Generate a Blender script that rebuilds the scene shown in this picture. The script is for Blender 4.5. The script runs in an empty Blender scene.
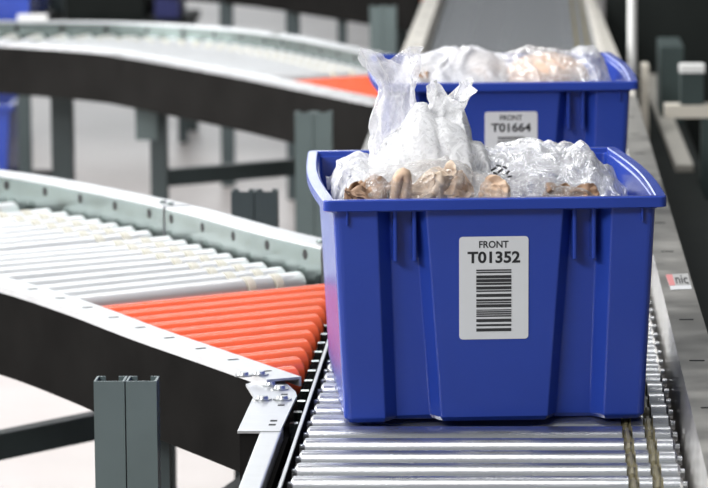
import bpy, bmesh, math, random
from mathutils import Vector, Matrix, noise
random.seed(7); noise.seed_set(6)
S = bpy.context.scene
COL = S.collection
R = math.radians

# ------------------------------------------------------------------ materials
def nodes_of(name):
    m = bpy.data.materials.new(name); m.use_nodes = True
    nt = m.node_tree; b = nt.nodes['Principled BSDF']
    return m, nt, b

def mat(name, col, rough=.5, metal=0., spec=.5, var=.0, vscale=8., rvar=.0, bump=.0, bscale=200., stretch=None, coat=0.):
    m, nt, b = nodes_of(name)
    b.inputs['Base Color'].default_value = (*col, 1); b.inputs['Roughness'].default_value = rough
    b.inputs['Metallic'].default_value = metal; b.inputs['Specular IOR Level'].default_value = spec
    b.inputs['Coat Weight'].default_value = coat
    if var or rvar or bump:
        tc = nt.nodes.new('ShaderNodeTexCoord'); mp = nt.nodes.new('ShaderNodeMapping')
        if stretch: mp.inputs['Scale'].default_value = stretch
        nt.links.new(tc.outputs['Object'], mp.inputs['Vector'])
        n = nt.nodes.new('ShaderNodeTexNoise'); n.inputs['Scale'].default_value = vscale
        n.inputs['Detail'].default_value = 5
        nt.links.new(mp.outputs['Vector'], n.inputs['Vector'])
        if var:
            r = nt.nodes.new('ShaderNodeValToRGB')
            r.color_ramp.elements[0].position = .3; r.color_ramp.elements[1].position = .7
            r.color_ramp.elements[0].color = (*[c * (1 - var) for c in col], 1)
            r.color_ramp.elements[1].color = (*[min(1, c * (1 + var)) for c in col], 1)
            nt.links.new(n.outputs['Fac'], r.inputs['Fac']); nt.links.new(r.outputs['Color'], b.inputs['Base Color'])
        if rvar:
            mr = nt.nodes.new('ShaderNodeMapRange')
            mr.inputs['To Min'].default_value = max(.03, rough - rvar); mr.inputs['To Max'].default_value = rough + rvar
            nt.links.new(n.outputs['Fac'], mr.inputs['Value']); nt.links.new(mr.outputs['Result'], b.inputs['Roughness'])
        if bump:
            n2 = nt.nodes.new('ShaderNodeTexNoise'); n2.inputs['Scale'].default_value = bscale
            nt.links.new(mp.outputs['Vector'], n2.inputs['Vector'])
            bp = nt.nodes.new('ShaderNodeBump'); bp.inputs['Strength'].default_value = bump; bp.inputs['Distance'].default_value = .002
            nt.links.new(n2.outputs['Fac'], bp.inputs['Height']); nt.links.new(bp.outputs['Normal'], b.inputs['Normal'])
    return m

M = {}
M['galv'] = mat('galvanized_steel', (.54, .55, .56), .36, .75, var=.10, vscale=25, rvar=.10)
M['rail'] = mat('worn_galvanized_rail', (.42, .405, .375), .34, .8, var=.22, vscale=14, rvar=.12)  # darker, warmer and more mottled than the far section's rail
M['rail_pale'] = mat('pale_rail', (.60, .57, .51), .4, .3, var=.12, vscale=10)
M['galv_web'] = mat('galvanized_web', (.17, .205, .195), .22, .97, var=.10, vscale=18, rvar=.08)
M['roller'] = mat('roller_steel', (.52, .53, .55), .27, .95, var=.06, vscale=14, rvar=.06, stretch=(.3, 3, 3))
M['spur_roller'] = mat('spur_roller_steel', (.78, .79, .80), .30, .6, var=.04, vscale=14, rvar=.06)
M['orange'] = mat('orange_sleeve', (.76, .105, .034), .24, 0, .6, var=.05, vscale=20)
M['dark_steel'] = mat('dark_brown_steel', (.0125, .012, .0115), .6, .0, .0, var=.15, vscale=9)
M['black'] = mat('black_plastic', (.012, .012, .013), .4)
M['hole'] = mat('hole_shadow', (.008, .008, .008), .8)
M['post'] = mat('grey_green_paint', (.105, .138, .138), .42, .1, .5, var=.06, vscale=12)
M['post_dark'] = mat('dark_grey_paint', (.045, .06, .062), .5, .0, .4, var=.08, vscale=10)
M['blue'] = mat('blue_tote_plastic', (.022, .056, .350), .24, 0, .5, var=.05, vscale=6, rvar=.05, bump=.04, bscale=500)
M['label'] = mat('label_paper', (.72, .73, .74), .35, 0, .4)
M['ink'] = mat('ink', (.018, .018, .02), .5)
M['bar'] = mat('bar_ink', (.03, .03, .032), .5)
M['belt'] = mat('amber_urethane', (.16, .14, .08), .35)
M['bolt'] = mat('zinc_bolt', (.42, .43, .43), .35, .9)
M['collar'] = mat('nylon_collar', (.62, .60, .52), .45)
M['white_paint'] = mat('white_paint', (.78, .78, .76), .4)
M['cream'] = mat('cream_paint', (.62, .58, .50), .5, var=.05)
M['panel_green'] = mat('green_grey_panel', (.045, .062, .060), .5, 0, .2, var=.08)
M['dark_panel'] = mat('dark_panel', (.014, .0165, .0155), .6, 0, .05, var=.1)
M['navy'] = mat('navy_plastic', (.015, .02, .11), .45)
M['sticker_pink'] = mat('sticker_pink', (.62, .22, .22), .5)
M['sticker_grey'] = mat('sticker_grey', (.40, .40, .39), .5)

def tan_mat(name, c1, c2, scale, rough=.6):
    m, nt, b = nodes_of(name)
    tc = nt.nodes.new('ShaderNodeTexCoord')
    n = nt.nodes.new('ShaderNodeTexNoise'); n.inputs['Scale'].default_value = scale; n.inputs['Detail'].default_value = 8
    n.inputs['Distortion'].default_value = 1.2
    r = nt.nodes.new('ShaderNodeValToRGB'); r.color_ramp.elements[0].position = .32; r.color_ramp.elements[1].position = .68
    r.color_ramp.elements[0].color = (*c1, 1); r.color_ramp.elements[1].color = (*c2, 1)
    nt.links.new(tc.outputs['Object'], n.inputs['Vector']); nt.links.new(n.outputs['Fac'], r.inputs['Fac'])
    nt.links.new(r.outputs['Color'], b.inputs['Base Color'])
    bp = nt.nodes.new('ShaderNodeBump'); bp.inputs['Strength'].default_value = .5; bp.inputs['Distance'].default_value = .004
    nt.links.new(n.outputs['Fac'], bp.inputs['Height']); nt.links.new(bp.outputs['Normal'], b.inputs['Normal'])
    b.inputs['Roughness'].default_value = rough
    return m
M['brown'] = tan_mat('brown_hide', (.16, .085, .045), (.36, .22, .13), 45)
M['tan'] = tan_mat('tan_hide', (.42, .27, .17), (.68, .50, .36), 40)
M['cream_hide'] = tan_mat('cream_hide', (.45, .32, .22), (.80, .68, .55), 55)
M['peach'] = tan_mat('peach_wrap', (.58, .37, .26), (.74, .54, .42), 18)

def film(name, base, edge, wrinkle, tint=(1, 1, 1), white=(.985, .985, .99), scale=60.):
    """thin clear plastic film: see-through where flat, white at edges and along creases"""
    m = bpy.data.materials.new(name); m.use_nodes = True
    nt = m.node_tree; nt.nodes.clear(); L = nt.links.new; N = nt.nodes.new
    out = N('ShaderNodeOutputMaterial'); tr = N('ShaderNodeBsdfTransparent'); tr.inputs['Color'].default_value = (*tint, 1)
    df = N('ShaderNodeBsdfDiffuse'); df.inputs['Color'].default_value = (*white, 1)
    tl = N('ShaderNodeBsdfTranslucent'); tl.inputs['Color'].default_value = (*white, 1)
    dm = N('ShaderNodeMixShader'); dm.inputs['Fac'].default_value = .5
    L(df.outputs[0], dm.inputs[1]); L(tl.outputs[0], dm.inputs[2])
    tc = N('ShaderNodeTexCoord')
    n1 = N('ShaderNodeTexNoise'); n1.inputs['Scale'].default_value = scale; n1.inputs['Detail'].default_value = 6; n1.inputs['Distortion'].default_value = 1.5
    L(tc.outputs['Object'], n1.inputs['Vector'])
    v = N('ShaderNodeTexVoronoi'); v.feature = 'DISTANCE_TO_EDGE'; v.inputs['Scale'].default_value = scale * .8
    wv = N('ShaderNodeVectorMath'); wv.operation = 'MULTIPLY_ADD'; wv.inputs[1].default_value = (.03, .03, .03)
    L(n1.outputs['Color'], wv.inputs[0]); L(tc.outputs['Object'], wv.inputs[2]); L(wv.outputs[0], v.inputs['Vector'])
    vr = N('ShaderNodeMapRange'); vr.inputs['From Max'].default_value = .12; vr.inputs['To Min'].default_value = 1; vr.inputs['To Max'].default_value = 0
    L(v.outputs['Distance'], vr.inputs['Value'])
    nr = N('ShaderNodeMapRange'); nr.inputs['From Min'].default_value = .42; nr.inputs['From Max'].default_value = .68
    L(n1.outputs['Fac'], nr.inputs['Value'])
    wr = N('ShaderNodeMath'); wr.operation = 'MULTIPLY_ADD'; wr.inputs[1].default_value = .55
    L(vr.outputs[0], wr.inputs[0]); L(nr.outputs[0], wr.inputs[2])
    lw = N('ShaderNodeLayerWeight'); lw.inputs['Blend'].default_value = .5
    p = N('ShaderNodeMath'); p.operation = 'POWER'; p.inputs[1].default_value = 2.0; L(lw.outputs['Facing'], p.inputs[0])
    a = N('ShaderNodeMath'); a.operation = 'MULTIPLY_ADD'; a.inputs[1].default_value = edge; a.inputs[2].default_value = base
    L(p.outputs[0], a.inputs[0])
    c = N('ShaderNodeMath'); c.operation = 'MULTIPLY_ADD'; c.inputs[1].default_value = wrinkle; c.use_clamp = True
    L(wr.outputs[0], c.inputs[0]); L(a.outputs[0], c.inputs[2])
    mx = N('ShaderNodeMixShader'); L(c.outputs[0], mx.inputs['Fac']); L(tr.outputs[0], mx.inputs[1]); L(dm.outputs[0], mx.inputs[2])
    gl = N('ShaderNodeBsdfGlossy'); gl.inputs['Roughness'].default_value = .09
    bp = N('ShaderNodeBump'); bp.inputs['Strength'].default_value = .7; bp.inputs['Distance'].default_value = .004
    L(wr.outputs[0], bp.inputs['Height']); L(bp.outputs['Normal'], gl.inputs['Normal'])
    fr = N('ShaderNodeFresnel'); fr.inputs['IOR'].default_value = 1.5; L(bp.outputs['Normal'], fr.inputs['Normal'])
    fm = N('ShaderNodeMath'); fm.operation = 'MULTIPLY_ADD'; fm.inputs[1].default_value = .45; fm.inputs[2].default_value = .03; fm.use_clamp = True
    L(fr.outputs[0], fm.inputs[0])
    m2 = N('ShaderNodeMixShader'); L(fm.outputs[0], m2.inputs['Fac']); L(mx.outputs[0], m2.inputs[1]); L(gl.outputs[0], m2.inputs[2])
    L(m2.outputs[0], out.inputs['Surface'])
    return m
M['film_clear'] = film('clear_film', .04, .28, .16)
M['film_mid'] = film('cloudy_film', .10, .42, .26)
M['film_white'] = film('white_film', .60, .5, .55)
M['film_neck'] = film('neck_film', .26, .42, .10, tint=(.97, .97, 1))

# floor
fm, nt, b = nodes_of('polished_concrete')
tc = nt.nodes.new('ShaderNodeTexCoord')
n = nt.nodes.new('ShaderNodeTexNoise'); n.inputs['Scale'].default_value = 1.3; n.inputs['Detail'].default_value = 7
r = nt.nodes.new('ShaderNodeValToRGB')
r.color_ramp.elements[0].position = .3; r.color_ramp.elements[0].color = (.42, .385, .37, 1)
r.color_ramp.elements[1].position = .72; r.color_ramp.elements[1].color = (.56, .52, .505, 1)
nt.links.new(tc.outputs['Object'], n.inputs['Vector']); nt.links.new(n.outputs['Fac'], r.inputs['Fac'])
nt.links.new(r.outputs['Color'], b.inputs['Base Color']); b.inputs['Roughness'].default_value = .45
M['floor'] = fm

# ------------------------------------------------------------------ mesh helpers
class MB:
    def __init__(s): s.v = []; s.f = []; s.mi = []; s.sm = []; s.raw = False
    def add(s, vs, fs, mi=0, smooth=False):
        o = len(s.v); s.v += [tuple(p) for p in vs]
        for f in fs: s.f.append([i + o for i in f]); s.mi.append(mi); s.sm.append(smooth)
        return s
    def box(s, x0, x1, y0, y1, z0, z1, mi=0):
        vs = [(x, y, z) for z in (z0, z1) for y in (y0, y1) for x in (x0, x1)]
        return s.add(vs, [(0, 2, 3, 1), (4, 5, 7, 6), (0, 1, 5, 4), (2, 6, 7, 3), (0, 4, 6, 2), (1, 3, 7, 5)], mi)
    def bar(s, a, b, w, h, mi=0, up=(0, 0, 1)):
        a = Vector(a); b = Vector(b); d = (b - a).normalized(); u = Vector(up)
        if abs(d.dot(u)) > .98: u = Vector((1, 0, 0))
        l = d.cross(u).normalized(); u = l.cross(d)
        vs = [p + l * (sx * w / 2) + u * (sz * h / 2) for p in (a, b) for sx, sz in ((-1, -1), (1, -1), (1, 1), (-1, 1))]
        return s.add(vs, [(0, 1, 2, 3), (7, 6, 5, 4), (0, 4, 5, 1), (1, 5, 6, 2), (2, 6, 7, 3), (3, 7, 4, 0)], mi)
    def lathe(s, a, b, prof, seg=20, mi=None):
        """prof: list of (t along a->b in metres, radius, material index of the band that follows)"""
        a = Vector(a); b = Vector(b); d = (b - a).normalized()
        u = Vector((0, 0, 1)) if abs(d.z) < .9 else Vector((1, 0, 0)); l = d.cross(u).normalized(); u = l.cross(d)
        def ring(t, r_):
            o = len(s.v)
            for k in range(seg):
                q = 2 * math.pi * k / seg
                s.v.append(tuple(a + d * t + l * (r_ * math.cos(q)) + u * (r_ * math.sin(q))))
            return o
        for i in range(len(prof) - 1):
            o = ring(*prof[i][:2]); o2 = ring(*prof[i + 1][:2])
            for k in range(seg):
                k2 = (k + 1) % seg
                s.f.append([o + k, o + k2, o2 + k2, o2 + k]); s.mi.append(prof[i][2]); s.sm.append(True)
        for i, rev in ((0, True), (len(prof) - 1, False)):
            o = ring(*prof[i][:2]); f = [o + k for k in range(seg)]
            s.f.append(f[::-1] if rev else f); s.mi.append(prof[min(i, len(prof) - 1)][2]); s.sm.append(False)
        return s
    def cyl(s, a, b, r_, seg=16, mi=0):
        h = (Vector(b) - Vector(a)).length
        return s.lathe(a, b, [(0, r_, mi), (h, r_, mi)], seg)
    def prism(s, poly, z0, z1, mi=0):
        n = len(poly)
        vs = [(x, y, z0) for x, y in poly] + [(x, y, z1) for x, y in poly]
        fs = [list(range(n))[::-1], list(range(n, 2 * n))] + [(i, (i + 1) % n, n + (i + 1) % n, n + i) for i in range(n)]
        return s.add(vs, fs, mi)
    def sweep(s, path, prof, mi=0):
        """closed profile [(lateral to the left of travel, z)] along an XY path"""
        n = len(path); k = len(prof); o = len(s.v)
        for i, p in enumerate(path):
            a = Vector(path[max(0, i - 1)]); b_ = Vector(path[min(n - 1, i + 1)]); d = (b_ - a).normalized()
            nx, ny = -d.y, d.x
            for u, z in prof: s.v.append((p[0] + nx * u, p[1] + ny * u, z))
        for i in range(n - 1):
            for j in range(k):
                j2 = (j + 1) % k
                s.f.append([o + i * k + j, o + i * k + j2, o + (i + 1) * k + j2, o + (i + 1) * k + j]); s.mi.append(mi); s.sm.append(False)
        s.f.append([o + j for j in range(k)][::-1]); s.f.append([o + (n - 1) * k + j for j in range(k)]); s.mi += [mi, mi]; s.sm += [False, False]
        return s
    def build(s, name, mats, parent=None, bevel=0., loc=None):
        me = bpy.data.meshes.new(name); me.from_pydata(s.v, [], s.f)
        for m in (mats if isinstance(mats, (list, tuple)) else [mats]): me.materials.append(m)
        for p, mi, sm in zip(me.polygons, s.mi, s.sm): p.material_index = mi; p.use_smooth = sm
        if not s.raw:
            bm = bmesh.new(); bm.from_mesh(me); bmesh.ops.recalc_face_normals(bm, faces=bm.faces); bm.to_mesh(me); bm.free()
        o = bpy.data.objects.new(name, me); COL.objects.link(o)
        if parent: o.parent = parent
        if loc: o.location = loc
        if bevel:
            bv = o.modifiers.new('bevel', 'BEVEL'); bv.width = bevel; bv.segments = 2; bv.limit_method = 'ANGLE'; bv.angle_limit = R(40)
        return o

def thing(name, label, cat, loc=(0, 0, 0), rz=0., group=None):
    o = bpy.data.objects.new(name, None); COL.objects.link(o); o.empty_display_size = .05
    o.location = loc; o.rotation_euler = (0, 0, rz)
    return tag(o, label, cat, group)
def tag(o, label, cat, group=None):
    o['label'] = label; o['category'] = cat
    if group: o['group'] = group
    return o
def smooth_path(pts, step=.03):
    """Catmull-Rom resample of an XY polyline"""
    P = [Vector(p) for p in pts]; P = [P[0] * 2 - P[1]] + P + [P[-1] * 2 - P[-2]]
    out = []
    for i in range(1, len(P) - 2):
        k = max(2, int((P[i + 1] - P[i]).length / step))
        for j in range(k):
            t = j / k
            out.append(.5 * ((2 * P[i]) + (-P[i - 1] + P[i + 1]) * t + (2 * P[i - 1] - 5 * P[i] + 4 * P[i + 1] - P[i + 2]) * t * t + (-P[i - 1] + 3 * P[i] - 3 * P[i + 1] + P[i + 2]) * t ** 3))
    out.append(P[-2])
    return [(p.x, p.y) for p in out]
def offset_path(path, u):
    out = []
    for i, p in enumerate(path):
        d = (Vector(path[min(len(path) - 1, i + 1)]) - Vector(path[max(0, i - 1)])).normalized()
        out.append((p[0] - d.y * u, p[1] + d.x * u))
    return out
def at_len(path, s):
    for a, b in zip(path, path[1:]):
        a = Vector(a); b = Vector(b); l = (b - a).length
        if s <= l: return a + (b - a) * (s / l), (b - a).normalized()
        s -= l
    return None
def hit(o, d, path):
    best = None
    for a, b in zip(path, path[1:]):
        a = Vector(a); e = Vector(b) - a; den = d.x * e.y - d.y * e.x
        if abs(den) < 1e-9: continue
        w = a - o; t = (w.x * e.y - w.y * e.x) / den; q = (w.x * d.y - w.y * d.x) / den
        if -1e-6 <= q <= 1 + 1e-6 and t > .03 and (best is None or t < best): best = t
    return best

# ------------------------------------------------------------------ camera
cd = bpy.data.cameras.new('camera'); cam = bpy.data.objects.new('camera', cd); COL.objects.link(cam); S.camera = cam
cd.sensor_fit = 'HORIZONTAL'; cd.sensor_width = 36; cd.lens = 3986.2 * 36 / 708
cd.clip_end = 200
yaw, pitch, roll = .0461, .1299, -.0084
f = Vector((-math.sin(yaw) * math.cos(pitch), math.cos(yaw) * math.cos(pitch), -math.sin(pitch)))
rt = f.cross(Vector((0, 0, 1))).normalized(); up = rt.cross(f)
r2 = rt * math.cos(roll) + up * math.sin(roll); u2 = up * math.cos(roll) - rt * math.sin(roll)
cam.matrix_world = Matrix(((r2.x, u2.x, -f.x, 0), (r2.y, u2.y, -f.y, 0), (r2.z, u2.z, -f.z, 1.5642), (0, 0, 0, 1)))
cd.dof.use_dof = True; cd.dof.focus_distance = 4.68; cd.dof.aperture_fstop = 12.5

# ------------------------------------------------------------------ floor
fl = MB().box(-12, 8, -4, 32, -.1, 0).build('floor', M['floor']); fl['kind'] = 'structure'

M['wall_grey'] = mat('wall_grey', (.20, .21, .22), .7, var=.08, vscale=.7)
M['wall_white'] = mat('wall_white', (.70, .70, .70), .7, var=.04, vscale=.7)
M['wall_dark'] = mat('wall_dark', (.05, .055, .06), .7, var=.1, vscale=.7)
for nm, args, mm in (('wall_back', (-12, 8, 32, 32.2, 0, 8), 'wall_grey'), ('wall_left', (-12.2, -12, -4, 32, 0, 8), 'wall_white'),
                     ('wall_right', (8, 8.2, -4, 32, 0, 8), 'wall_dark'), ('wall_front', (-12, 8, -4.2, -4, 0, 8), 'wall_grey')):
    MB().box(*args).build(nm, M[mm])['kind'] = 'structure'

mw = bpy.data.materials.new('window_daylight'); mw.use_nodes = True
mw.node_tree.nodes['Principled BSDF'].inputs['Emission Color'].default_value = (.95, .98, 1, 1)
mw.node_tree.nodes['Principled BSDF'].inputs['Emission Strength'].default_value = 3.2
for i in range(4):  # framed glowing panels added on the back wall to whiten reflections at left
    x0 = -11.4 + i * 2.5
    wn = MB().box(x0 + .06, x0 + 2.38, 31.94, 31.97, 2.26, 7.54).build('window_%d' % (i + 1), mw); wn['kind'] = 'structure'
    fb = MB()
    for a, b_ in ((x0, x0 + .06), (x0 + 2.38, x0 + 2.44)): fb.box(a, b_, 31.9, 32, 2.2, 7.6)
    for a, b_ in ((2.2, 2.26), (4.87, 4.93), (7.54, 7.6)): fb.box(x0, x0 + 2.44, 31.9, 32, a, b_)
    fb.build('window_frame', M['post_dark'], wn)

# ------------------------------------------------------------------ main conveyor
ZR = .75           # top of rollers
XL, XR = -.268, .158
PIT = .0775
RAD = .026
def roller_mesh():
    L = XR - XL; g1, g2 = .105 - XL, .131 - XL; r_ = RAD; g = r_ - .0045
    prof = [(-.012, .0055, 0), (0, .0055, 0), (0, r_ - .004, 0), (.003, r_, 0), (g1 - .006, r_, 0), (g1 - .004, g, 1), (g1 + .004, g, 1), (g1 + .006, r_, 0),
            (g2 - .006, r_, 0), (g2 - .004, g, 1), (g2 + .004, g, 1), (g2 + .006, r_, 0), (L - .003, r_, 0), (L, r_ - .004, 0), (L, .0055, 0), (L + .008, .0055, 0)]
    prof = [(t, a, m) for t, a, m in prof]
    return MB().lathe((XL, 0, 0), (XR, 0, 0), prof, 28)
def belt_mb(gx):
    """O-ring stretched round two neighbouring rollers"""
    mb = MB(); r_ = RAD - .0028; pts = []
    for k in range(9): q = math.pi / 2 + math.pi * k / 8; pts.append((r_ * math.cos(q), r_ * math.sin(q)))
    for k in range(9): q = -math.pi / 2 + math.pi * k / 8; pts.append((PIT + r_ * math.cos(q), r_ * math.sin(q)))
    n = len(pts); w = .0026
    for i in range(n):
        a, b_ = pts[i], pts[(i + 1) % n]
        mb.bar((gx, a[0], a[1]), (gx, b_[0], b_[1]), .003, .003, 0, (1, 0, 0))
    return mb
proto = {}
def dup(o, parent, loc):
    c = o.copy(); COL.objects.link(c); c.parent = parent; c.location = loc
    return c
def c_rail(x_in, x_out, zt, zb, t=.0028):
    """inward-open channel: web at x_in, flange to x_out"""
    s = 1 if x_out > x_in else -1
    return [(x_in, zb), (x_in, zt), (x_out, zt), (x_out, zt - .012), (x_out - s * t, zt - .012), (x_out - s * t, zt - t), (x_in + s * t, zt - t), (x_in + s * t, zb)]
def main_section(y0, n, label, left_from, first):
    y1 = y0 + n * PIT
    t = thing('roller_conveyor', label, 'conveyor', (-.05, y0, 0), group='sections of the straight main line')
    P = lambda x, y, z: (x + .05, y - y0, z)
    def off(mb):
        mb.v = [(x + .05, y - y0, z) for x, y, z in mb.v]; return mb
    ya, yb = y0 - .03, y1 - .045
    def rail(x0, x1, a, b_, zt, zb, name, seed):
        mb = MB()
        prof = c_rail(x0, x1, zt, zb)
        k = len(prof)
        mb.add([(x, a, z) for x, z in prof] + [(x, b_, z) for x, z in prof],
               [list(range(k)), list(range(k, 2 * k))[::-1]] + [(i, (i + 1) % k, k + (i + 1) % k, k + i) for i in range(k)], 0)
        s = -1 if x1 > x0 else 1
        yy = a + .06
        while yy < b_ - .03:      # round holes along the inner web, slots on the flange
            mb.cyl((x0 + s * .0006, yy, zt - .028), (x0 - s * .001, yy, zt - .028), .006, 10, 1)
            yy += .0775 * 2
        yy = a + .2
        while yy < b_:
            xm = x0 + (x1 - x0) * .42
            mb.box(xm - .009, xm + .009, yy - .003, yy + .003, zt - .001, zt + .0006, 1)
            yy += .33
        mb.v = [(x - (max(0, y - 5) * .0042 + (max(0, y - 8.1) * (.010 if x > (x0 + x1) / 2 else 0)) if x > 0 else 0), y, z) for x, y, z in mb.v]
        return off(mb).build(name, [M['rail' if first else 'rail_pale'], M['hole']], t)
    rr = rail(.173, .2165, ya, yb, .806, .655, 'side_rail', 1)
    if left_from < yb:
        rail(-.2735, -.318, max(left_from, ya), yb, .79, .655, 'side_rail', 2)
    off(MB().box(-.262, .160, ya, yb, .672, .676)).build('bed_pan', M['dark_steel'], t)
    for i in range(n):
        y = y0 + i * PIT
        loc = P(0, y, ZR - RAD); loc = (.05, y - y0, ZR - RAD)
        if 'roller' not in proto:
            o = roller_mesh().build('roller', [M['roller'], M['belt']], t); o.location = loc; proto['roller'] = o
        else: dup(proto['roller'], t, loc)
        if i < n - 1:
            key = 'belt%d' % (i % 2); gx = (.105, .131)[i % 2]
            if key not in proto:
                o = belt_mb(gx).build('drive_belt', M['belt'], t); o.location = loc; proto[key] = o
            else: dup(proto[key], t, loc)
    for yl in ((y0 + .25, y1 - .35) if first else (y0 + .5, y1 - .4)):
        for x in (-.25, .19):
            off(MB().box(x - .02, x + .02, yl - .02, yl + .02, 0, .66)).build('leg', M['post_dark'], t)
        off(MB().box(-.23, .17, yl - .012, yl + .012, .33, .37)).build('cross_brace', M['post_dark'], t)
    return t, off
y0 = 3.885
tm, off = main_section(y0, 55, 'straight steel roller conveyor bed carrying the two blue totes', 5.93, True)
# front left side: open frame where the branch joins
off(MB().box(-.322, -.297, y0 - .03, 4.60, .66, .748)).build('frame_tube', M['galv'], tm, .002)
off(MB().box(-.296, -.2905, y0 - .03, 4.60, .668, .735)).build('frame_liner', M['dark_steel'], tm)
off(MB().box(-.2790, -.2755, y0 - .03, 5.90, .7455, .7485).box(-.2790, -.2770, y0 - .03, 5.90, .66, .7455, 1)).build('edge_strip', [M['galv'], M['dark_steel']], tm)
for i in range(8):
    y = y0 + i * PIT
    off(MB().lathe((-.2895, y, .716), (-.279, y, .716), [(0, .010, 0), (.004, .017, 0), (.0105, .019, 0)], 6)).build('end_cap', M['black'], tm)
tb = MB()
tb0 = MB().box(-.296, -.286, -.003, .0, -.04, 0).box(-.296, -.286, 0, .010, -.0025, 0)
first_tab = None
for i in range(15):
    y = 4.70 + i * .078
    loc = (.05, y - y0, .733)
    if first_tab is None: first_tab = tb0.build('bracket_tab', M['galv_web'], tm); first_tab.location = loc
    else: dup(first_tab, tm, loc)
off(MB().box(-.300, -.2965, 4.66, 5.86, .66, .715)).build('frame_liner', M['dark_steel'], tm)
# sticker on the right rail
st = off(MB().add([(.178, 5.457, .8066), (.209, 5.470, .8066), (.209, 5.32, .8066), (.180, 5.311, .8066)], [(0, 1, 2, 3)]).add(
    [(.178, 5.457, .8069), (.187, 5.4605, .8069), (.1875, 5.352, .8069), (.1798, 5.350, .8069)], [(0, 1, 2, 3)], 1)
    .add([(.187, 5.4605, .8069), (.209, 5.470, .8069), (.209, 5.358, .8069), (.1875, 5.352, .8069)], [(0, 1, 2, 3)], 2)).build(
    'warning_sticker', [M['label'], M['sticker_pink'], M['sticker_grey']], tm)
st['label'] = 'small pink and white sticker on the rail'

def text_mesh(txt, w, h, name, material, parent, loc, rot, bold=0., ox=0.):
    cu = bpy.data.curves.new(name, 'FONT'); cu.body = txt; cu.align_x = 'CENTER'; cu.size = 1; cu.offset = bold; cu.resolution_u = 4
    o = bpy.data.objects.new(name, cu); COL.objects.link(o)
    bpy.context.view_layer.update()
    me = bpy.data.meshes.new_from_object(o.evaluated_get(bpy.context.evaluated_depsgraph_get()))
    bpy.data.objects.remove(o); me.name = name
    xs = [v.co.x for v in me.vertices]; ys = [v.co.y for v in me.vertices]
    sx = w / (max(xs) - min(xs)); sy = h / (max(ys) - min(ys)); cx = (max(xs) + min(xs)) / 2; by = min(ys)
    for v in me.vertices: v.co = ((v.co.x - cx) * sx, (v.co.y - by) * sy, 0)
    me.materials.clear(); me.materials.append(material)
    n = bpy.data.objects.new(name, me); COL.objects.link(n); n.parent = parent; n.location = loc; n.rotation_euler = rot
    return n
text_mesh('nic', .017, .085, 'sticker_text', M['ink'], st, (.198 + .05, 5.366 - y0, .8072), (0, 0, 0), .015)

# junction plate closing the gap between branch rail and frame tube
off(MB().box(-.346, -.3235, 4.565, 4.80, .655, .7455)).build('bracket', M['dark_steel'], tm)
jp = off(MB().prism([(-.362, 4.891), (-.333, 4.952), (-.315, 4.913), (-.296, 4.831), (-.293, 4.80), (-.294, 4.772), (-.298, 4.559), (-.348, 4.559), (-.346, 4.800)], .746, .749)).build('junction_plate', M['galv'], tm)
for x, y in [(-.366, 4.903), (-.346, 4.911), (-.331, 4.880), (-.317, 4.850), (-.333, 4.774), (-.309, 4.774)]:
    zb_ = .7571 if y > 4.88 else .749
    off(MB().lathe((x, y, zb_), (x, y, zb_ + .006), [(0, .0115, 0), (.0018, .0115, 0), (.0018, .0072, 0), (.005, .006, 0)], 14)).build('bolt', M['bolt'], jp)
for x, y in [(-.309, 4.812), (-.308, 4.735), (-.310, 4.627), (-.310, 4.600)]:
    off(MB().box(x - .004, x + .004, y - .004, y + .004, .7485, .7494)).build('slot', M['hole'], jp)

main_section(y0 + 55 * PIT, 55, 'far straight roller conveyor bed running away beyond the second tote', 0, False)

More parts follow.
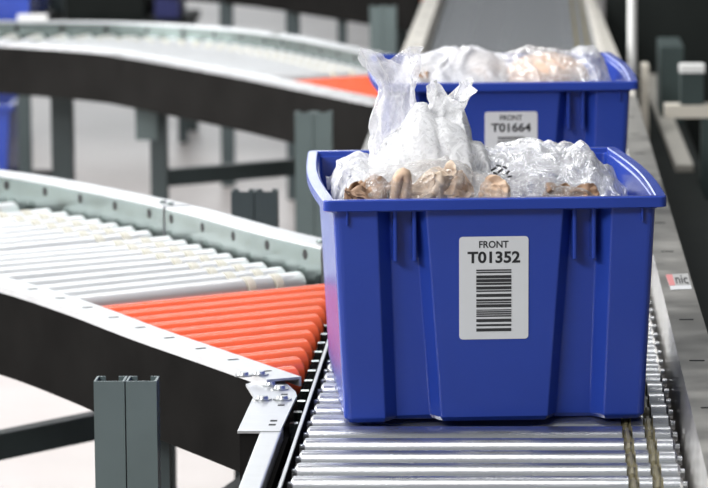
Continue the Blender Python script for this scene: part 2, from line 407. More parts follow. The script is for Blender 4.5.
# ------------------------------------------------------------------ curved branch conveyors
def split_path(path, s):
    a, l = [path[0]], 0
    for i in range(1, len(path)):
        l += (Vector(path[i]) - Vector(path[i - 1])).length; a.append(path[i])
        if l >= s: return a, path[i:]
    return a, []
def spur_piece(near, far, full, zn, zf, label, skew, orange, nsil, s0, sp, legs, group, brace=True, skip=(), far_out=.048, holes=True, hang=True, web=.132):
    c = near[len(near) // 3]
    t = thing('branch_conveyor', label, 'conveyor', (c[0], c[1], 0), group=group)
    def off(mb):
        mb.v = [(x - c[0], y - c[1], z) for x, y, z in mb.v]; return mb
    th = .003
    # near side: galvanised flange over a dark outer side panel
    tf = off(MB().sweep(near, [(.002, zn), (-.045, zn), (-.045, zn - .012), (-.042, zn - .012), (-.042, zn - th), (-.001, zn - th), (-.001, zn - .010), (.002, zn - .010)])).build('top_flange', M['galv'], t)
    s = .06
    while orange and at_len(near, s):
        p, d = at_len(near, s); nn = Vector((-d.y, d.x)); a = p - nn * .024
        off(MB().bar((a.x - d.y * .007, a.y + d.x * .007, zn + .0001), (a.x + d.y * .007, a.y - d.x * .007, zn + .0001), .005, .0006)).build('slot', M['hole'], tf)
        s += .104
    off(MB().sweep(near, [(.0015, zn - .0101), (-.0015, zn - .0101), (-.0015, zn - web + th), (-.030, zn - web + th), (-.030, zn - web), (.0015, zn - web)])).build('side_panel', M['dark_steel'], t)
    # far side: taller guard rail
    mb = MB().sweep(far, [(0, zf), (-far_out, zf), (-far_out, zf - .012), (-far_out + th, zf - .012), (-far_out + th, zf - th), (-th, zf - th), (-th, zf - .13), (0, zf - .13)])
    fr = off(mb).build('side_rail', [M['galv']], t)
    s = .05
    while holes:
        q = at_len(far, s)
        if q is None: break
        p, d = q; nn = Vector((-d.y, d.x)); a = p - nn * .001; b_ = p + nn * .0007
        off(MB().cyl((a.x, a.y, zf - .017), (b_.x, b_.y, zf - .017), .008, 12)).build('web_hole', M['hole'], fr)
        s += .125
    # inner galvanised liner of the rail
    off(MB().sweep(far, [(.0006, zf - .004), (.0001, zf - .004), (.0001, zf - .128), (.0006, zf - .128)])).build('rail_web', M['galv_web'], fr)
    if holes:
        for ss in (.018, .045):
            q = at_len(far, ss)
            p = q[0] + Vector((q[1].y, -q[1].x)) * .022
            off(MB().lathe((p.x, p.y, zf), (p.x, p.y, zf + .004), [(0, .006, 0), (.002, .006, 0), (.004, .004, 0)], 10)).build('bolt', M['galv_web'], fr)
    inner = offset_path(full, -.046)
    pan = [p for p in offset_path(near, -.05)] + [p for p in offset_path(far, .006)][::-1]
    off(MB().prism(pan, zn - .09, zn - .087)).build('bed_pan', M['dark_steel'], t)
    rad = .0215
    def roll(E, d, L, m, collar):
        rad = .0192 if collar else .0203
        prof = [(0, rad - .006, 0), (.006, rad, 0), (L - .006, rad, 0), (L, rad - .006, 0), (L, .006, 1), (L + .012, .006, 1)]
        if collar and L > .2:
            prof = [(0, rad - .006, 0), (.004, rad, 0)]
            for k in range(2):
                g = (.052 + (k * .05))
                prof += [(g - .009, rad, 0), (g - .008, rad + .0008, 1), (g + .004, rad + .0008, 1), (g + .0045, rad - .006, 1), (g + .008, rad - .006, 1), (g + .0085, rad, 0)]
            prof += [(L - .006, rad, 0), (L, rad - .006, 0), (L, .006, 1), (L + .012, .006, 1)]
        e = E + d * L
        off(MB().lathe((E.x, E.y, ZR - rad), (e.x, e.y, ZR - rad), prof, 20)).build('roller', m, t)
    if orange:
        dx = Vector((-math.cos(R(36.3)), -math.sin(R(36.3))))
        for i in range(orange):
            E = Vector((near[0][0] + .024 + .0007 * (orange - i), far[0][1] - .105 - i * .0755))
            L = hit(E, dx, inner)
            if L: roll(E, dx, L, [M['orange'], M['galv']], False)
    for i in range(nsil):
        if i in skip: continue
        q = at_len(far, s0 + i * sp)
        if q is None: break
        p, d = q; h = math.atan2(-d.x, d.y) + R(skew)
        dx = Vector((-math.cos(h), -math.sin(h))); E = p + Vector((-d.y, d.x)) * .016
        L = hit(E, dx, inner)
        if L and L < .9: roll(E, dx, L, [M['spur_roller'], M['collar']], True)
    for x, y, zt, w in legs:
        lg = off(MB().box(x - w / 2, x + w / 2, y - w / 2, y + w / 2, 0, zt)).build('leg', M['post_dark'], t)
    if brace and len(legs) > 1:
        a, b_ = legs[0], legs[1]
        off(MB().bar((a[0], a[1], .435), (b_[0], b_[1], .435), .03, .042)).build('cross_brace', M['post_dark'], t)
    return t
near1 = smooth_path([(-.333, 4.877), (-.43, 5.06), (-.545, 5.275), (-.66, 5.505), (-.781, 5.719), (-.95, 5.96), (-1.2, 6.20), (-1.5, 6.35)])
far1 = smooth_path([(-.321, 5.89), (-.44, 6.09), (-.60, 6.39), (-.81, 6.71), (-.95, 6.88), (-1.15, 7.04), (-1.45, 7.16)])
GB = 'branch conveyors merging from the left'
na, nb = split_path(near1, .98); fa, fb = split_path(far1, .565)
fb[0] = tuple(Vector(fb[0]).lerp(Vector(fb[1]), .3))
spur_piece(na, fa, near1, .757, .79, 'nearest branch conveyor with twelve orange rollers beside the front tote', 7.3, 12, 9, .035, .0605,
           [(-.52, 5.35, .625, .04), (-.18 - .2, 6.05, .62, .04)], GB)
spur_piece(nb, fb, near1, .757, .79, 'curved silver roller section feeding the nearest orange branch', 7.3, 0, 20, .02, .0605,
           [(-.90, 6.12, .625, .04), (-.62, 6.50, .65, .04)], GB, skip=(7,))
near2 = smooth_path([(-.345, 8.53), (-.52, 8.88), (-.687, 9.22), (-.86, 9.54), (-1.0, 9.79), (-1.12, 9.97), (-1.38, 10.18), (-1.75, 10.31), (-2.3, 10.34)])
far2 = smooth_path([(-.37, 9.42), (-.50, 9.74), (-.65, 10.06), (-.85, 10.35), (-1.1, 10.53), (-1.45, 10.60), (-1.8, 10.60), (-2.3, 10.60)])
na, nb = split_path(near2, 1.45); fa, fb = split_path(far2, .72)
spur_piece(na, fa, near2, .757, .78, 'second branch conveyor with an orange patch just left of the rear tote', 7.3, 11, 12, .03, .0605,
           [(-.945, 9.92, .625, .042), (-.60, 10.18, .64, .04)], GB)
spur_piece(nb, fb, near2, .757, .78, 'sharply curved roller section at upper left behind the nearest curve', 4, 0, 16, .02, .07,
           [(-1.245, 10.40, .64, .055), (-1.60, 10.5, .625, .042)], GB, False)
near3 = smooth_path([(-.355, 12.17), (-.53, 12.50), (-.687, 12.82), (-1.0, 13.40), (-1.4, 13.82), (-2.0, 14.0)])
far3 = smooth_path([(-.37, 13.05), (-.65, 13.68), (-.85, 13.95), (-1.1, 14.15), (-1.45, 14.23), (-2.0, 14.25)])
spur_piece(near3, far3, near3, .757, .78, 'farthest branch conveyor, a dark side panel along the top edge', 6, 10, 20, .03, .0605,
           [(-.80, 13.1, .625, .045), (-.45, 13.35, .64, .045), (-1.05, 13.5, .63, .045), (-.62, 12.75, .63, .03)], GB)

# gusset plate on the second branch's leg
# ------------------------------------------------------------------ twin strut posts
def strut_mb(x0, x1, y0, y1, z1, t=.0028):
    mb = MB()
    mb.prism([(x0, y0), (x1, y0), (x1, y1), (x1 - .011, y1), (x1 - .011, y1 - t), (x1 - t, y1 - t), (x1 - t, y0 + t), (x0 + t, y0 + t), (x0 + t, y1 - t), (x0 + .011, y1 - t), (x0 + .011, y1), (x0, y1)], 0, z1)
    return mb
def twin_post(x, y, zt, label, m='post', rz=0., w=.0385):
    t = thing('support_post', label, 'post', (x, y, 0), rz, 'twin channel support posts')
    for s in (-1, 1):
        a, b_ = (-w - .0008, -.0008) if s < 0 else (.0008, w + .0008)
        strut_mb(a, b_, 0, .041, zt).build('strut_channel', M[m], t)
    MB().box(-w, w, .006, .034, 0, .004).build('foot_plate', M[m], t)
    return t
twin_post(-.5125, 4.885, .7535, 'grey twin channel post standing in front of the nearest dark curve panel')
twin_post(-.474, 8.44, .742, 'grey twin channel post left of the front tote, below the second branch')
twin_post(-.478, 6.70, .778, 'short dark post end poking above the nearest curve\'s rail', 'post_dark')
twin_post(-.455, 11.85, .727, 'blurred grey twin post near the top, before the farthest branch')
gp = MB().box(-1.0, -.945, 9.878, 9.884, .535, .64).build('gusset_plate', M['post'], None)
gp.location = (0, 0, 0)
leg_parent = [o for o in COL.objects if o.name.startswith('branch_conveyor') and 'second branch' in o['label']][0]
gp.parent = leg_parent; gp.matrix_parent_inverse = Matrix.Translation(-leg_parent.location)

# ------------------------------------------------------------------ totes
def outline(hw, d, zrel, bow, yf, depth=.02):
    """plan outline of a tote wall, counter-clockwise from the front left corner; four hollows in front and back"""
    s = hw / .187; r_ = .009; c = .066 + .014 * zrel
    F = [(-.136, 0), (-.121, depth), (-c - .012, depth), (-c, 0), (c, 0), (c + .012, depth), (.121, depth), (.136, 0)]
    pts = []
    def arc(cx, cy, a0):
        for k in range(6):
            q = R(a0 + 90 * k / 5); pts.append((cx + r_ * math.cos(q), cy + r_ * math.sin(q)))
    arc(-hw + r_, yf + r_, 180)
    for x, y in F: pts.append((x * s, yf + y))
    arc(hw - r_, yf + r_, 270)
    yb = d - yf
    for k in range(1, 14):
        q = k / 14; y = yf + r_ + (yb - yf - 2 * r_) * q
        g = 0
        pts.append((hw + bow * math.sin(math.pi * q) - g, y))
    arc(hw - r_, yb - r_, 0)
    for x, y in F[::-1]: pts.append((x * s, yb - y))
    arc(-hw + r_, yb - r_, 90)
    for k in range(13, 0, -1):
        q = k / 14; y = yf + r_ + (yb - yf - 2 * r_) * q
        g = 0
        pts.append((-hw - bow * math.sin(math.pi * q) + g, y))
    return pts
def inset(pts, a):
    n = len(pts); out = []
    for i in range(n):
        p0, p1, p2 = Vector(pts[i - 1]), Vector(pts[i]), Vector(pts[(i + 1) % n])
        d1 = (p1 - p0).normalized(); d2 = (p2 - p1).normalized(); m = Vector((-(d1 + d2).y, (d1 + d2).x))
        m = m.normalized(); out.append(tuple(p1 + m * a))
    return out
def rim_outline(hw, d, bow, y0_, y1_):
    r_ = .024; pts = []
    def arc(cx, cy, a0):
        for k in range(6):
            q = R(a0 + 90 * k / 5); pts.append((cx + r_ * math.cos(q), cy + r_ * math.sin(q)))
    r_ = .009
    arc(-hw + r_, y0_ + r_, 180); arc(hw - r_, y0_ + r_, 270)
    for k in range(1, 16):
        q = k / 16; pts.append((hw + bow * math.sin(math.pi * q), y0_ + r_ + (y1_ - y0_ - 2 * r_) * q))
    arc(hw - r_, y1_ - r_, 0); arc(-hw + r_, y1_ - r_, 90)
    for k in range(15, 0, -1):
        q = k / 16; pts.append((-hw - bow * math.sin(math.pi * q), y0_ + r_ + (y1_ - y0_ - 2 * r_) * q))
    return pts
def loft(mb, rings, mi=0, close_first=False, close_last=False, smooth=False):
    o = len(mb.v); n = len(rings[0])
    for rg in rings: mb.v += rg
    for i in range(len(rings) - 1):
        for k in range(n):
            k2 = (k + 1) % n
            mb.f.append([o + i * n + k, o + i * n + k2, o + (i + 1) * n + k2, o + (i + 1) * n + k]); mb.mi.append(mi); mb.sm.append(smooth)
    if close_first: mb.f.append([o + k for k in range(n)][::-1]); mb.mi.append(mi); mb.sm.append(False)
    if close_last: mb.f.append([o + (len(rings) - 1) * n + k for k in range(n)]); mb.mi.append(mi); mb.sm.append(False)
H, D = .2668, .55
def face_y(z): return .027 - .015 * z / H       # y of the front wall at height z
def make_tote(x, y, rz, code, label, lx, ident=True):
    t = thing('storage_tote', label, 'tote', (x, y, ZR), rz, 'blue plastic totes')
    def ring(z, ins=0.):
        hw = .1765 + (.1890 - .1765) * z / H
        p = outline(hw, D, z / H, .007 * z / H, face_y(z))
        if ins: p = inset(p, ins)
        return [(a, b_, z) for a, b_ in p]
    mb = MB()
    b0 = [(a, b_, 0) for a, b_ in inset([(p[0], p[1]) for p in ring(0)], .006)]
    outer = [b0, ring(.006)] + [ring(z) for z in (.05, .10, .15, .20, H - .006)]
    inner = [ring(H - .006, .0035)] + [ring(z, .0035) for z in (.2, .15, .1, .05, .008)]
    loft(mb, outer + inner, 0, True, True)
    # stiffening fins under the rim
    for fx in (-.116, -.0935, .0935, .116):
        mb.prism([(fx - .0035, face_y(.22) + .026), (fx - .0022, face_y(.22) + .001), (fx + .0022, face_y(.22) + .001), (fx + .0035, face_y(.22) + .026)], .192, H - .01)
    for fx in (-.172, .172):
        mb.box(fx - .0015, fx + .0015, face_y(.24) - .006, face_y(.24) + .006, .236, H - .01)
    for sx in (-1, 1):
        for ya_, yb_ in ((.012, .037), (D - .037, D - .012)):
            mb.box(min(sx * .064, sx * .139), max(sx * .064, sx * .139), ya_, yb_, H - .012, H - .008)
    mb.build('tote_body', M['blue'], t, .0018)
    mb = MB(); ro = rim_outline(.2, D, .009, 0, D)
    def rg(ins, z): return [(a, b_, z) for a, b_ in (inset(ro, ins) if ins else ro)]
    loft(mb, [rg(.0165, H - .016), rg(.0135, H - .001), rg(.012, H), rg(.0015, H), rg(0, H - .0015), rg(0, H - .0125), rg(.003, H - .0135), rg(.0165, H - .0135)], 0)
    mb.build('rim', M['blue'], t)
    if ident:
        ang = math.atan2(.015, H); tilt = math.pi / 2 + ang
        zc = .1597; yc = face_y(zc) - .0008
        w, h = .081, .122; ox = lx
        poly = []
        for cx, cy, a0 in ((w / 2 - .004, h / 2 - .004, 0), (-w / 2 + .004, h / 2 - .004, 90), (-w / 2 + .004, -h / 2 + .004, 180), (w / 2 - .004, -h / 2 + .004, 270)):
            for k in range(4): q = R(a0 + 30 * k); poly.append((cx + .004 * math.cos(q), cy + .004 * math.sin(q)))
        lb = MB().prism(poly, -.0004, .0003).build('label_plate', M['label'], t); lb.location = (ox, yc, zc); lb.rotation_euler = (tilt, 0, 0)
        lb['label'] = 'white paper label reading FRONT ' + code
        text_mesh('FRONT', .0345, .0085, 'label_text', M['ink'], lb, (0, .0475, .0006), (0, 0, 0), .022)
        text_mesh(code, .0615, .0140, 'label_text', M['ink'], lb, (0, .0295, .0006), (0, 0, 0), .03)
        rnd = random.Random(3); mb = MB(); yy = .022
        while yy > -.0495:
            bw = rnd.choice([.0011, .0016, .0016, .0024, .0036]); mb.box(-.0205, .0205, yy - bw, yy, .0004, .0007)
            yy -= bw + rnd.choice([.0009, .0011, .0018, .0026])
        mb.build('barcode', M['bar'], lb)
    return t
make_tote(-.0470, 4.590, .0888, 'T01352', 'front blue plastic tote with white label reading T01352', -.0012)
make_tote(-.0425, 6.088, .0597, 'T01664', 'rear blue plastic tote with white label reading T01664', .005)

# ------------------------------------------------------------------ contents of the totes
def to_world(x, y, z, front=True):
    """tote frame -> world"""
    tx, ty, a = (-.0470, 4.590, .0888) if front else (-.0425, 6.088, .0597)
    return Vector((tx + x * math.cos(a) - y * math.sin(a), ty + x * math.sin(a) + y * math.cos(a), ZR + z))
def lerp_table(tab, x):
    if x <= tab[0][0]: return tab[0][1]
    for (a, va), (b_, vb) in zip(tab, tab[1:]):
        if x <= b_: return va + (vb - va) * (x - a) / (b_ - a)
    return tab[-1][1]
def ridged(p): return 1 - abs(noise.noise(p)) * 2
_rc = random.Random(11)
FOLDS = []
for fr, am, cnt in ((9, 1.5, 5), (19, .95, 6), (38, .55, 7), (75, .27, 6)):
    for _ in range(cnt):
        d = Vector((_rc.gauss(0, 1), _rc.gauss(0, .7), _rc.gauss(0, 1))).normalized(); ax = Vector((_rc.gauss(0, .7), _rc.gauss(0, 1), _rc.gauss(0, 1))).normalized()
        FOLDS.append((d * fr * _rc.uniform(.7, 1.3), _rc.random(), ax * am))
def crumple(p, amp, seed):
    """piecewise flat facets meeting at sharp creases, as stiff film folds"""
    q = Vector(p) + Vector((seed * 3.1, seed * 1.7, seed * 2.3))
    w = noise.noise_vector(q * 7) * .05 + noise.noise_vector(q * 17) * .018
    q2 = q + w; out = noise.noise_vector(q * 8) * .8
    for d, ph, ax in FOLDS:
        x = q2.dot(d) + ph; x -= math.floor(x)
        k = noise.noise(q * 6 + ax * 7)
        out += ax * ((abs(x - .5) * 4 - 1) * .42 * max(.1, .55 + k))
    return out * amp
def drape(mb, x0, x1, y0_, y1_, tab, ypeak, front, amp, seed, nu=90, nv=60, drop=.10, base=.20, zoff=0.):
    """crumpled sheet heaped over the contents: tab gives the skyline height over the rim by x"""
    o = len(mb.v)
    for j in range(nv + 1):
        for i in range(nu + 1):
            u = i / nu; v = j / nv
            x = x0 + (x1 - x0) * u; y = y0_ + (y1_ - y0_) * v
            ht = lerp_table(tab, x)
            k = (v - ypeak) / (ypeak if v < ypeak else 1 - ypeak)
            g = max(0, 1 - abs(k) ** 2.2)
            z = base + (H + ht - base) * g + zoff
            e = min(1, min(u, 1 - u) * 9)
            z = base * (1 - e) + z * e if ht < .05 else z
            p = Vector((x, y, z)); p += crumple(p, amp, seed)
            p.x = max(-.181, min(.181, p.x)); p.y = max(.040, min(D - .04, p.y)) if p.z < H + .001 else max(.018, p.y)
            mb.v.append(tuple(to_world(*p, front)))
    for j in range(nv):
        for i in range(nu):
            a = o + j * (nu + 1) + i
            mb.f.append([a, a + 1, a + nu + 2, a + nu + 1]); mb.mi.append(0); mb.sm.append(True)
def tube_bag(mb, stations, front, amp, seed, nu=72, sub=14, flare_rag=0.):
    """open film tube through stations (centre x, y, z, half width, half depth) in tote coordinates"""
    P = []
    st = [stations[0]] + stations + [stations[-1]]
    for i in range(1, len(st) - 2):
        for j in range(sub):
            t_ = j / sub
            P.append([.5 * (2 * b_ + (c_ - a) * t_ + (2 * a - 5 * b_ + 4 * c_ - d) * t_ * t_ + (3 * b_ - a - 3 * c_ + d) * t_ ** 3) for a, b_, c_, d in zip(st[i - 1], st[i], st[i + 1], st[i + 2])])
    P.append(list(st[-1])); o = len(mb.v); n = len(P)
    for j, (cx, cy, cz, a, b_) in enumerate(P):
        for i in range(nu):
            q = 2 * math.pi * i / nu
            pl = 1 + .16 * math.sin(q * 7 + 2 * math.sin(j * .11)) + .10 * math.sin(q * 13 + j * .13)
            p = Vector((cx + a * math.cos(q) * pl, cy + b_ * math.sin(q) * pl, cz + (flare_rag * math.sin(q * 2 + .6) * (j / n) ** 6)))
            p += crumple(p, amp, seed)
            if p.z < H + .004: p.x = max(-.181, min(.181, p.x))
            mb.v.append(tuple(to_world(*p, front)))
    for j in range(n - 1):
        for i in range(nu):
            i2 = (i + 1) % nu
            mb.f.append([o + j * nu + i, o + j * nu + i2, o + (j + 1) * nu + i2, o + (j + 1) * nu + i]); mb.mi.append(0); mb.sm.append(True)
def place_origin(o):
    """move the object's origin to the middle of its mesh"""
    c = sum((v.co for v in o.data.vertices), Vector()) / len(o.data.vertices)
    for v in o.data.vertices: v.co -= c
    o.location = o.location + c
    return o
def lump(name, c, r3, m, label, cat, front, seed, amp, rot=(0, 0, 0), freq=22., group=None, flat=0.):
    """a folded, wrinkled bundle"""
    bm = bmesh.new(); bmesh.ops.create_icosphere(bm, subdivisions=6, radius=1)
    E_ = Matrix.Rotation(rot[2], 3, 'Z') @ Matrix.Rotation(rot[1], 3, 'Y') @ Matrix.Rotation(rot[0], 3, 'X')
    for v in bm.verts:
        d = v.co.normalized(); p = Vector((d.x * r3[0], d.y * r3[1], d.z * r3[2]))
        q = p + Vector((seed, seed * 2, -seed))
        k = 1 + amp * .5 * noise.noise(q * freq)
        v.co = to_world(*(Vector(c) + E_ @ (p * k) + crumple(p * 1.6, amp * .028, seed)), front)
    me = bpy.data.meshes.new(name); bm.to_mesh(me); bm.free(); me.materials.append(M[m])
    for p in me.polygons: p.use_smooth = True
    o = bpy.data.objects.new(name, me); COL.objects.link(o)
    return tag(place_origin(o), label, cat, group)
def strap(name, pts, w, th, m, label, cat, front, group=None, closed=False):
    mb = MB(); P = [Vector(p) for p in pts]; n = len(P); rings = []
    for i, p in enumerate(P):
        d = (P[min(n - 1, i + 1)] - P[max(0, i - 1)]).normalized(); s = Vector((0, 1, 0)); nn = d.cross(s).normalized()
        wk = w * (1 + .12 * noise.noise(p * 40)); rg = []
        for k in range(12):
            q = 2 * math.pi * k / 12; rg.append(tuple(to_world(*(p + s * (wk / 2 * math.cos(q)) + nn * (th / 2 * math.sin(q)) * (1 + .3 * noise.noise(p * 90 + s * k))), front)))
        rings.append(rg)
    loft(mb, rings, 0, True, True, True)
    o = mb.build(name, M[m]); return tag(place_origin(o), label, cat, group)
GC = 'wrinkled goods in the front tote'
# x in tote frame = (px - 494)/830 about; z over the rim from px rows
lump('wrinkled_bundle', (-.150, .075, .258), (.022, .03, .020), 'brown', 'small crumpled brown bundle at the left front of the front tote', 'bundle', True, 1.3, .55, group=GC)
strap('folded_strap', [(-.134 + .034 * k / 8, .080, .262 + .020 * (k / 8) ** .8) for k in range(9)], .03, .010, 'brown', 'short brown strap slanting up from the crumpled brown bundle', 'strap', True, GC)
strap('folded_strap', [(-.107 + .0062 * math.cos(R(q)) + .004 * math.sin(R(q)), .070, .268 + .021 * math.sin(R(q))) for q in range(-70, 225, 16)], .03, .0135, 'tan', 'tan strap bent into an upright loop, second from left', 'strap', True, GC)
lump('wrinkled_bundle', (-.070, .105, .262), (.036, .04, .017), 'cream_hide', 'cream and tan wrinkled bundle at the middle of the front tote', 'bundle', True, 4.1, .6, (0, -.55, 0), 30, GC)
lump('wrinkled_bundle', (-.046, .088, .268), (.009, .03, .027), 'tan', 'upright tan fold at the right end of the cream bundle', 'bundle', True, 6.6, .6, (0, .55, 0), 30, GC)
lump('wrinkled_bundle', (.006, .080, .258), (.017, .03, .023), 'tan', 'smooth tan rounded bundle under clear film, right of the middle', 'bundle', True, 2.2, .25, group=GC)
lump('wrinkled_bundle', (.090, .080, .252), (.034, .035, .014), 'brown', 'low brown bundle along the right front rim of the front tote', 'bundle', True, 8.8, .5, group=GC)

def bag(name, label, m, fn, group):
    mb = MB(); fn(mb)
    o = mb.build(name, M[m]); return tag(place_origin(o), label, 'bag', group)
GP = 'plastic bags in the totes'
# skyline tables: (x, height above rim)
T_white = [(-.19, -.02), (-.17, .0), (-.14, .012), (-.118, .030), (-.10, .048), (-.085, .068), (-.072, .088), (-.058, .080), (-.034, .078), (-.028, .066), (-.022, .052), (-.014, .044), (.004, .034), (.03, .022), (.06, .0)]
T_right = [(-.02, .015), (-.005, .026), (.02, .032), (.035, .038), (.055, .042), (.075, .041), (.092, .036), (.102, .030), (.112, .034), (.122, .037), (.133, .034), (.140, .024), (.152, .012), (.165, .0), (.185, -.01)]
def white_fn(mb):
    drape(mb, -.165, .03, .095, .40, T_white, .45, True, .014, 1.0, 110, 80, base=.235)
    tube_bag(mb, [(-.060, .24, .285, .047, .05), (-.050, .24, .322, .030, .022), (-.042, .24, .345, .019, .012), (-.037, .24, .362, .020, .012), (-.034, .24, .371, .024, .014)], True, .006, 2.7, 56, 12, .012)
    drape(mb, -.15, .02, .11, .36, [(x, h * .86 - .004) for x, h in T_white], .5, True, .012, 2.0, 90, 60, base=.235)
bag('plastic_bag', 'opaque white crumpled plastic bag peaking at the centre of the front tote', 'film_white', white_fn, GP)
def right_fn(mb):
    drape(mb, -.03, .18, .085, .42, T_right, .42, True, .012, 3.0, 110, 80, base=.235)
    drape(mb, -.02, .15, .10, .36, [(x, h * .82 - .004) for x, h in T_right], .5, True, .011, 4.0, 90, 60, base=.235)
bag('plastic_bag', 'clear crumpled plastic bag humped over the right half of the front tote', 'film_mid', right_fn, GP)
def left_fn(mb):
    drape(mb, -.181, -.10, .03, .45, [(-.19, .012), (-.17, .020), (-.15, .024), (-.125, .012), (-.10, .0)], .5, True, .010, 5.0, 60, 70, base=.24)
bag('plastic_bag', 'low clear plastic bag crumpled against the front tote\'s left wall', 'film_mid', left_fn, GP)
def neck_fn(mb):
    tube_bag(mb, [(-.090, .26, .235, .046, .07), (-.096, .26, .280, .037, .05), (-.103, .26, .312, .027, .030), (-.103, .25, .345, .023, .018), (-.100, .25, .372, .020, .012), (-.105, .25, .394, .027, .015), (-.110, .24, .414, .034, .022)],
             True, .0030, 6.0, flare_rag=.010)
bag('plastic_bag', 'tall see-through plastic bag neck standing up at the front tote\'s left', 'film_neck', neck_fn, GP)
bag('plastic_bag', 'thin clear film sheet stretched over the goods at the front tote\'s front rim', 'film_clear',
    lambda mb: drape(mb, -.178, .15, .022, .22, [(-.19, .0), (-.15, .014), (-.12, .026), (-.09, .032), (-.05, .036), (-.03, .032), (-.015, .02), (.01, .018), (.05, .010), (.1, .006), (.15, 0)], .42, True, .007, 9.0, 130, 60, base=.235), GP)
sheet = [o for o in COL.objects if o.get('label', '').startswith('thin clear film sheet')][0]
mb = MB()
for dx, dz, w_, h_, an in ((.004, .292, .007, .0022, .5), (.010, .296, .006, .0020, -.2), (.012, .290, .008, .0022, .7), (.017, .294, .006, .0022, -.5), (.006, .287, .006, .0020, -.4), (.021, .288, .006, .0024, .9), (.023, .283, .005, .002, .2)):
    c_, s_ = math.cos(an) * w_ / 2, math.sin(an) * w_ / 2
    mb.bar(to_world(dx - c_, .080, dz - s_), to_world(dx + c_, .080, dz + s_), .0008, h_)
pm = mb.build('printed_marks', M['ink']); place_origin(pm); pm.parent = sheet; pm.matrix_parent_inverse = Matrix.Translation(-sheet.location)
# rear tote
lump('wrapped_bundle', (.068, .15, .263), (.066, .075, .036), 'peach', 'large smooth peach bundle under film in the rear tote', 'bundle', False, 3.3, .03, freq=12, group='wrapped goods in the rear tote')
lump('wrapped_bundle', (-.035, .12, .256), (.030, .04, .026), 'peach', 'small peach bundle left of the large one in the rear tote', 'bundle', False, 5.3, .08, freq=20, group='wrapped goods in the rear tote')
lump('wrapped_bundle', (-.13, .10, .262), (.018, .03, .018), 'brown', 'small brown bundle at the left of the rear tote', 'bundle', False, 7.3, .18, freq=20, group='wrapped goods in the rear tote')
T_rl = [(-.19, .0), (-.17, .016), (-.15, .022), (-.12, .026), (-.09, .036), (-.05, .038), (-.02, .032), (.0, .016), (.03, .0)]
T_rr = [(-.02, .0), (.01, .026), (.04, .036), (.08, .036), (.095, .034), (.11, .034), (.13, .042), (.145, .040), (.155, .022), (.17, .008), (.185, 0)]
bag('plastic_bag', 'white crumpled plastic bag at the left half of the rear tote', 'film_white', lambda mb: drape(mb, -.17, .02, .022, .36, T_rl, .42, False, .008, 7.0, 80, 60, base=.235), GP)
bag('plastic_bag', 'clear plastic bag over the peach bundle in the rear tote', 'film_clear', lambda mb: drape(mb, -.03, .18, .022, .38, T_rr, .42, False, .007, 8.0, 90, 70, base=.235), GP)

# ------------------------------------------------------------------ background
def simple(mb, name, m, label, cat, group=None):
    o = mb.build(name, m)
    lo = [min(v.co[i] for v in o.data.vertices) for i in range(3)]; hi = [max(v.co[i] for v in o.data.vertices) for i in range(3)]
    c = Vector(((lo[0] + hi[0]) / 2, (lo[1] + hi[1]) / 2, lo[2]))
    for v in o.data.vertices: v.co -= c
    o.location = c
    return tag(o, label, cat, group)
# right side
simple(MB().prism([(.2185, 3.9), (.95, 3.9), (.95, 8.05), (.343, 8.05), (.343, 8.40), (.36, 8.50), (.36, 11.1), (.2185, 11.1)], 0, .60), 'drive_guard', M['dark_panel'], 'long dark steel guard beside the main conveyor\'s right rail', 'guard')
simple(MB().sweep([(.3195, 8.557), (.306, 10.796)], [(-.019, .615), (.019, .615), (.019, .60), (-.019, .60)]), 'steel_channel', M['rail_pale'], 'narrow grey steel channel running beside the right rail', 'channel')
wb = thing('work_bench', 'bench frame with cream beam and dark green leg at the right edge', 'bench', (.6, 8.40, 0))
MB().box(-.33, .4, -.03, .03, .735, .762).build('bench_top', M['cream'], wb)
MB().box(-.253, -.17, -.03, .02, 0, .735).build('leg', M['panel_green'], wb)
MB().box(.3, .38, -.02, .06, 0, .735).build('leg', M['panel_green'], wb)
bx = thing('small_box', 'small green box with pale lid on the bench at right', 'box', (.328, 8.40, .762))
MB().box(-.024, .024, -.028, .028, 0, .068).build('box_body', M['panel_green'], bx)
MB().box(-.026, .026, -.03, .03, .068, .084).build('lid', M['white_paint'], bx)
simple(MB().box(.30, .355, 9.6, 9.9, .6, .785), 'control_cabinet', M['panel_green'], 'narrow green grey cabinet behind the bench at upper right', 'cabinet')
simple(MB().cyl((.229, 9.5, .6), (.229, 9.5, 1.6), .0105), 'upright_pole', M['white_paint'], 'slim white upright pole beside the rear tote\'s right', 'pole')
simple(MB().box(.245, .262, 9.25, 9.35, .6, .77), 'sensor_stand', M['cream'], 'small cream stand just right of the white pole', 'stand')
simple(MB().box(.20, 1.6, 11.2, 11.6, 0, 1.5), 'machine_housing', M['dark_panel'], 'large dark machine housing at the upper right corner', 'machine')
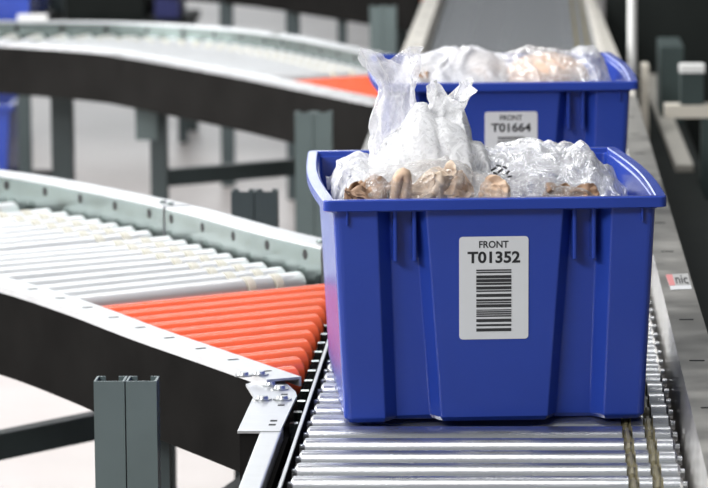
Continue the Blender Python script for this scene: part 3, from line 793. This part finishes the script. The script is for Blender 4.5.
# left side far
rk = thing('storage_rack', 'dark steel rack with blue totes at the far left', 'rack', (-1.72, 11.75, 0))
for x, y in ((-.30, -.27), (.235, -.27), (-.30, .27), (.275, .27)):
    MB().box(x - .018, x + .018, y - .018, y + .018, 0, .69 if y < 0 else .9).build('upright', M['post_dark'], rk)
for z in (.20, .69):
    MB().box(-.32, .29, -.29, .29, z, z + .02).build('shelf', M['dark_panel'], rk)
def small_tote(x, y, z, label, m='blue'):
    t = thing('storage_tote', label, 'tote', (x, y, z), math.pi / 2 * 0, 'blue plastic totes')
    def rg(hw, hd, zz): return [(a, b_, zz) for a, b_ in [(-hw, -hd), (hw, -hd), (hw, hd), (-hw, hd)]]
    mb = MB(); loft(mb, [rg(.172, .23, 0), rg(.19, .255, .25), rg(.186, .251, .25), rg(.168, .226, .006)], 0, True, True); mb.build('tote_body', M[m], t, .006)
    mb = MB(); loft(mb, [rg(.186, .25, .252), rg(.2, .265, .252), rg(.2, .265, .238), rg(.19, .256, .238)], 0); mb.build('rim', M[m], t)
    return t
tt = small_tote(-1.645, 11.75, .71, 'blue tote on top of the rack at the upper left corner')
MB().box(-.04, .05, -.2515, -.2505, .06, .18).build('label_plate', M['label'], tt).rotation_euler = (R(0), 0, 0)
small_tote(-1.72, 11.75, .22, 'blue tote on the rack\'s lower shelf, seen between dark legs')
simple(MB().box(-1.50, -1.415, 11.48, 11.52, .7105, .735), 'white_block', M['white_paint'], 'small white block beside the upper left blue tote', 'block')
lb_ = thing('low_bench', 'low dark bench far behind the second curve at upper left', 'bench', (-1.66, 15.15, 0))
MB().box(-.36, .36, -.25, .25, .44, .47).build('bench_top', M['dark_panel'], lb_)
for x in (-.33, .33):
    for y in (-.22, .22): MB().box(x - .018, x + .018, y - .018, y + .018, 0, .44).build('leg', M['post_dark'], lb_)
simple(MB().box(-1.98, -1.47, 14.92, 15.35, .47, .95), 'steel_cabinet', M['dark_panel'], 'dark cabinet on the low bench behind the second curve', 'cabinet')
simple(MB().box(-1.43, -1.34, 14.92, 15.2, .47, .58), 'plastic_bin', M['navy'], 'navy blue bin on the low bench right of the dark cabinet', 'bin')

# ------------------------------------------------------------------ light
w = bpy.data.worlds.new('world'); S.world = w; w.use_nodes = True
w.node_tree.nodes['Background'].inputs['Color'].default_value = (.93, .97, 1, 1)
w.node_tree.nodes['Background'].inputs['Strength'].default_value = .32
def area(name, loc, sx, sy, power, target=None, col=(1, 1, 1), rot=None):
    ld = bpy.data.lights.new(name, 'AREA'); ld.shape = 'RECTANGLE'; ld.size = sx; ld.size_y = sy; ld.energy = power; ld.color = col
    o = bpy.data.objects.new(name, ld); COL.objects.link(o); o.location = loc
    if target: o.rotation_euler = (Vector(target) - Vector(loc)).to_track_quat('-Z', 'Y').to_euler()
    return o
area('bay_door_light', (-6.5, 9.5, 3.0), 6, 4, 720, (-.5, 6, .8))  # added area light from rear left to brighten that side, no door there
area('ceiling_light_over', (-2.6, 4.6, 3.6), 3, .6, 70, (-.2, 5, .8))
area('ceiling_light_line', (-1.35, 5.3, 5.0), 2.8, .7, 85, (-1.35, 5.3, 0))
area('ceiling_light_line_far', (-.9, 9.5, 5.0), 3.5, .7, 55, (-.9, 9.5, 0))
area('ceiling_light_front', (-2.6, 1.0, 3.4), 2.5, .8, 150, (-.1, 5, .85))
area('ceiling_light_far', (-2.5, 8.0, 4.4), 3, 1.2, 170, (-1.6, 12.5, .4))

vs = S.view_settings
vs.view_transform = 'Standard'; vs.look = 'None'; vs.gamma = 1; vs.use_curve_mapping = False; vs.exposure = .15
S.cycles.transparent_max_bounces = 24; S.cycles.max_bounces = 14; S.cycles.diffuse_bounces = 10; S.cycles.transmission_bounces = 12
S.cycles.use_denoising = True
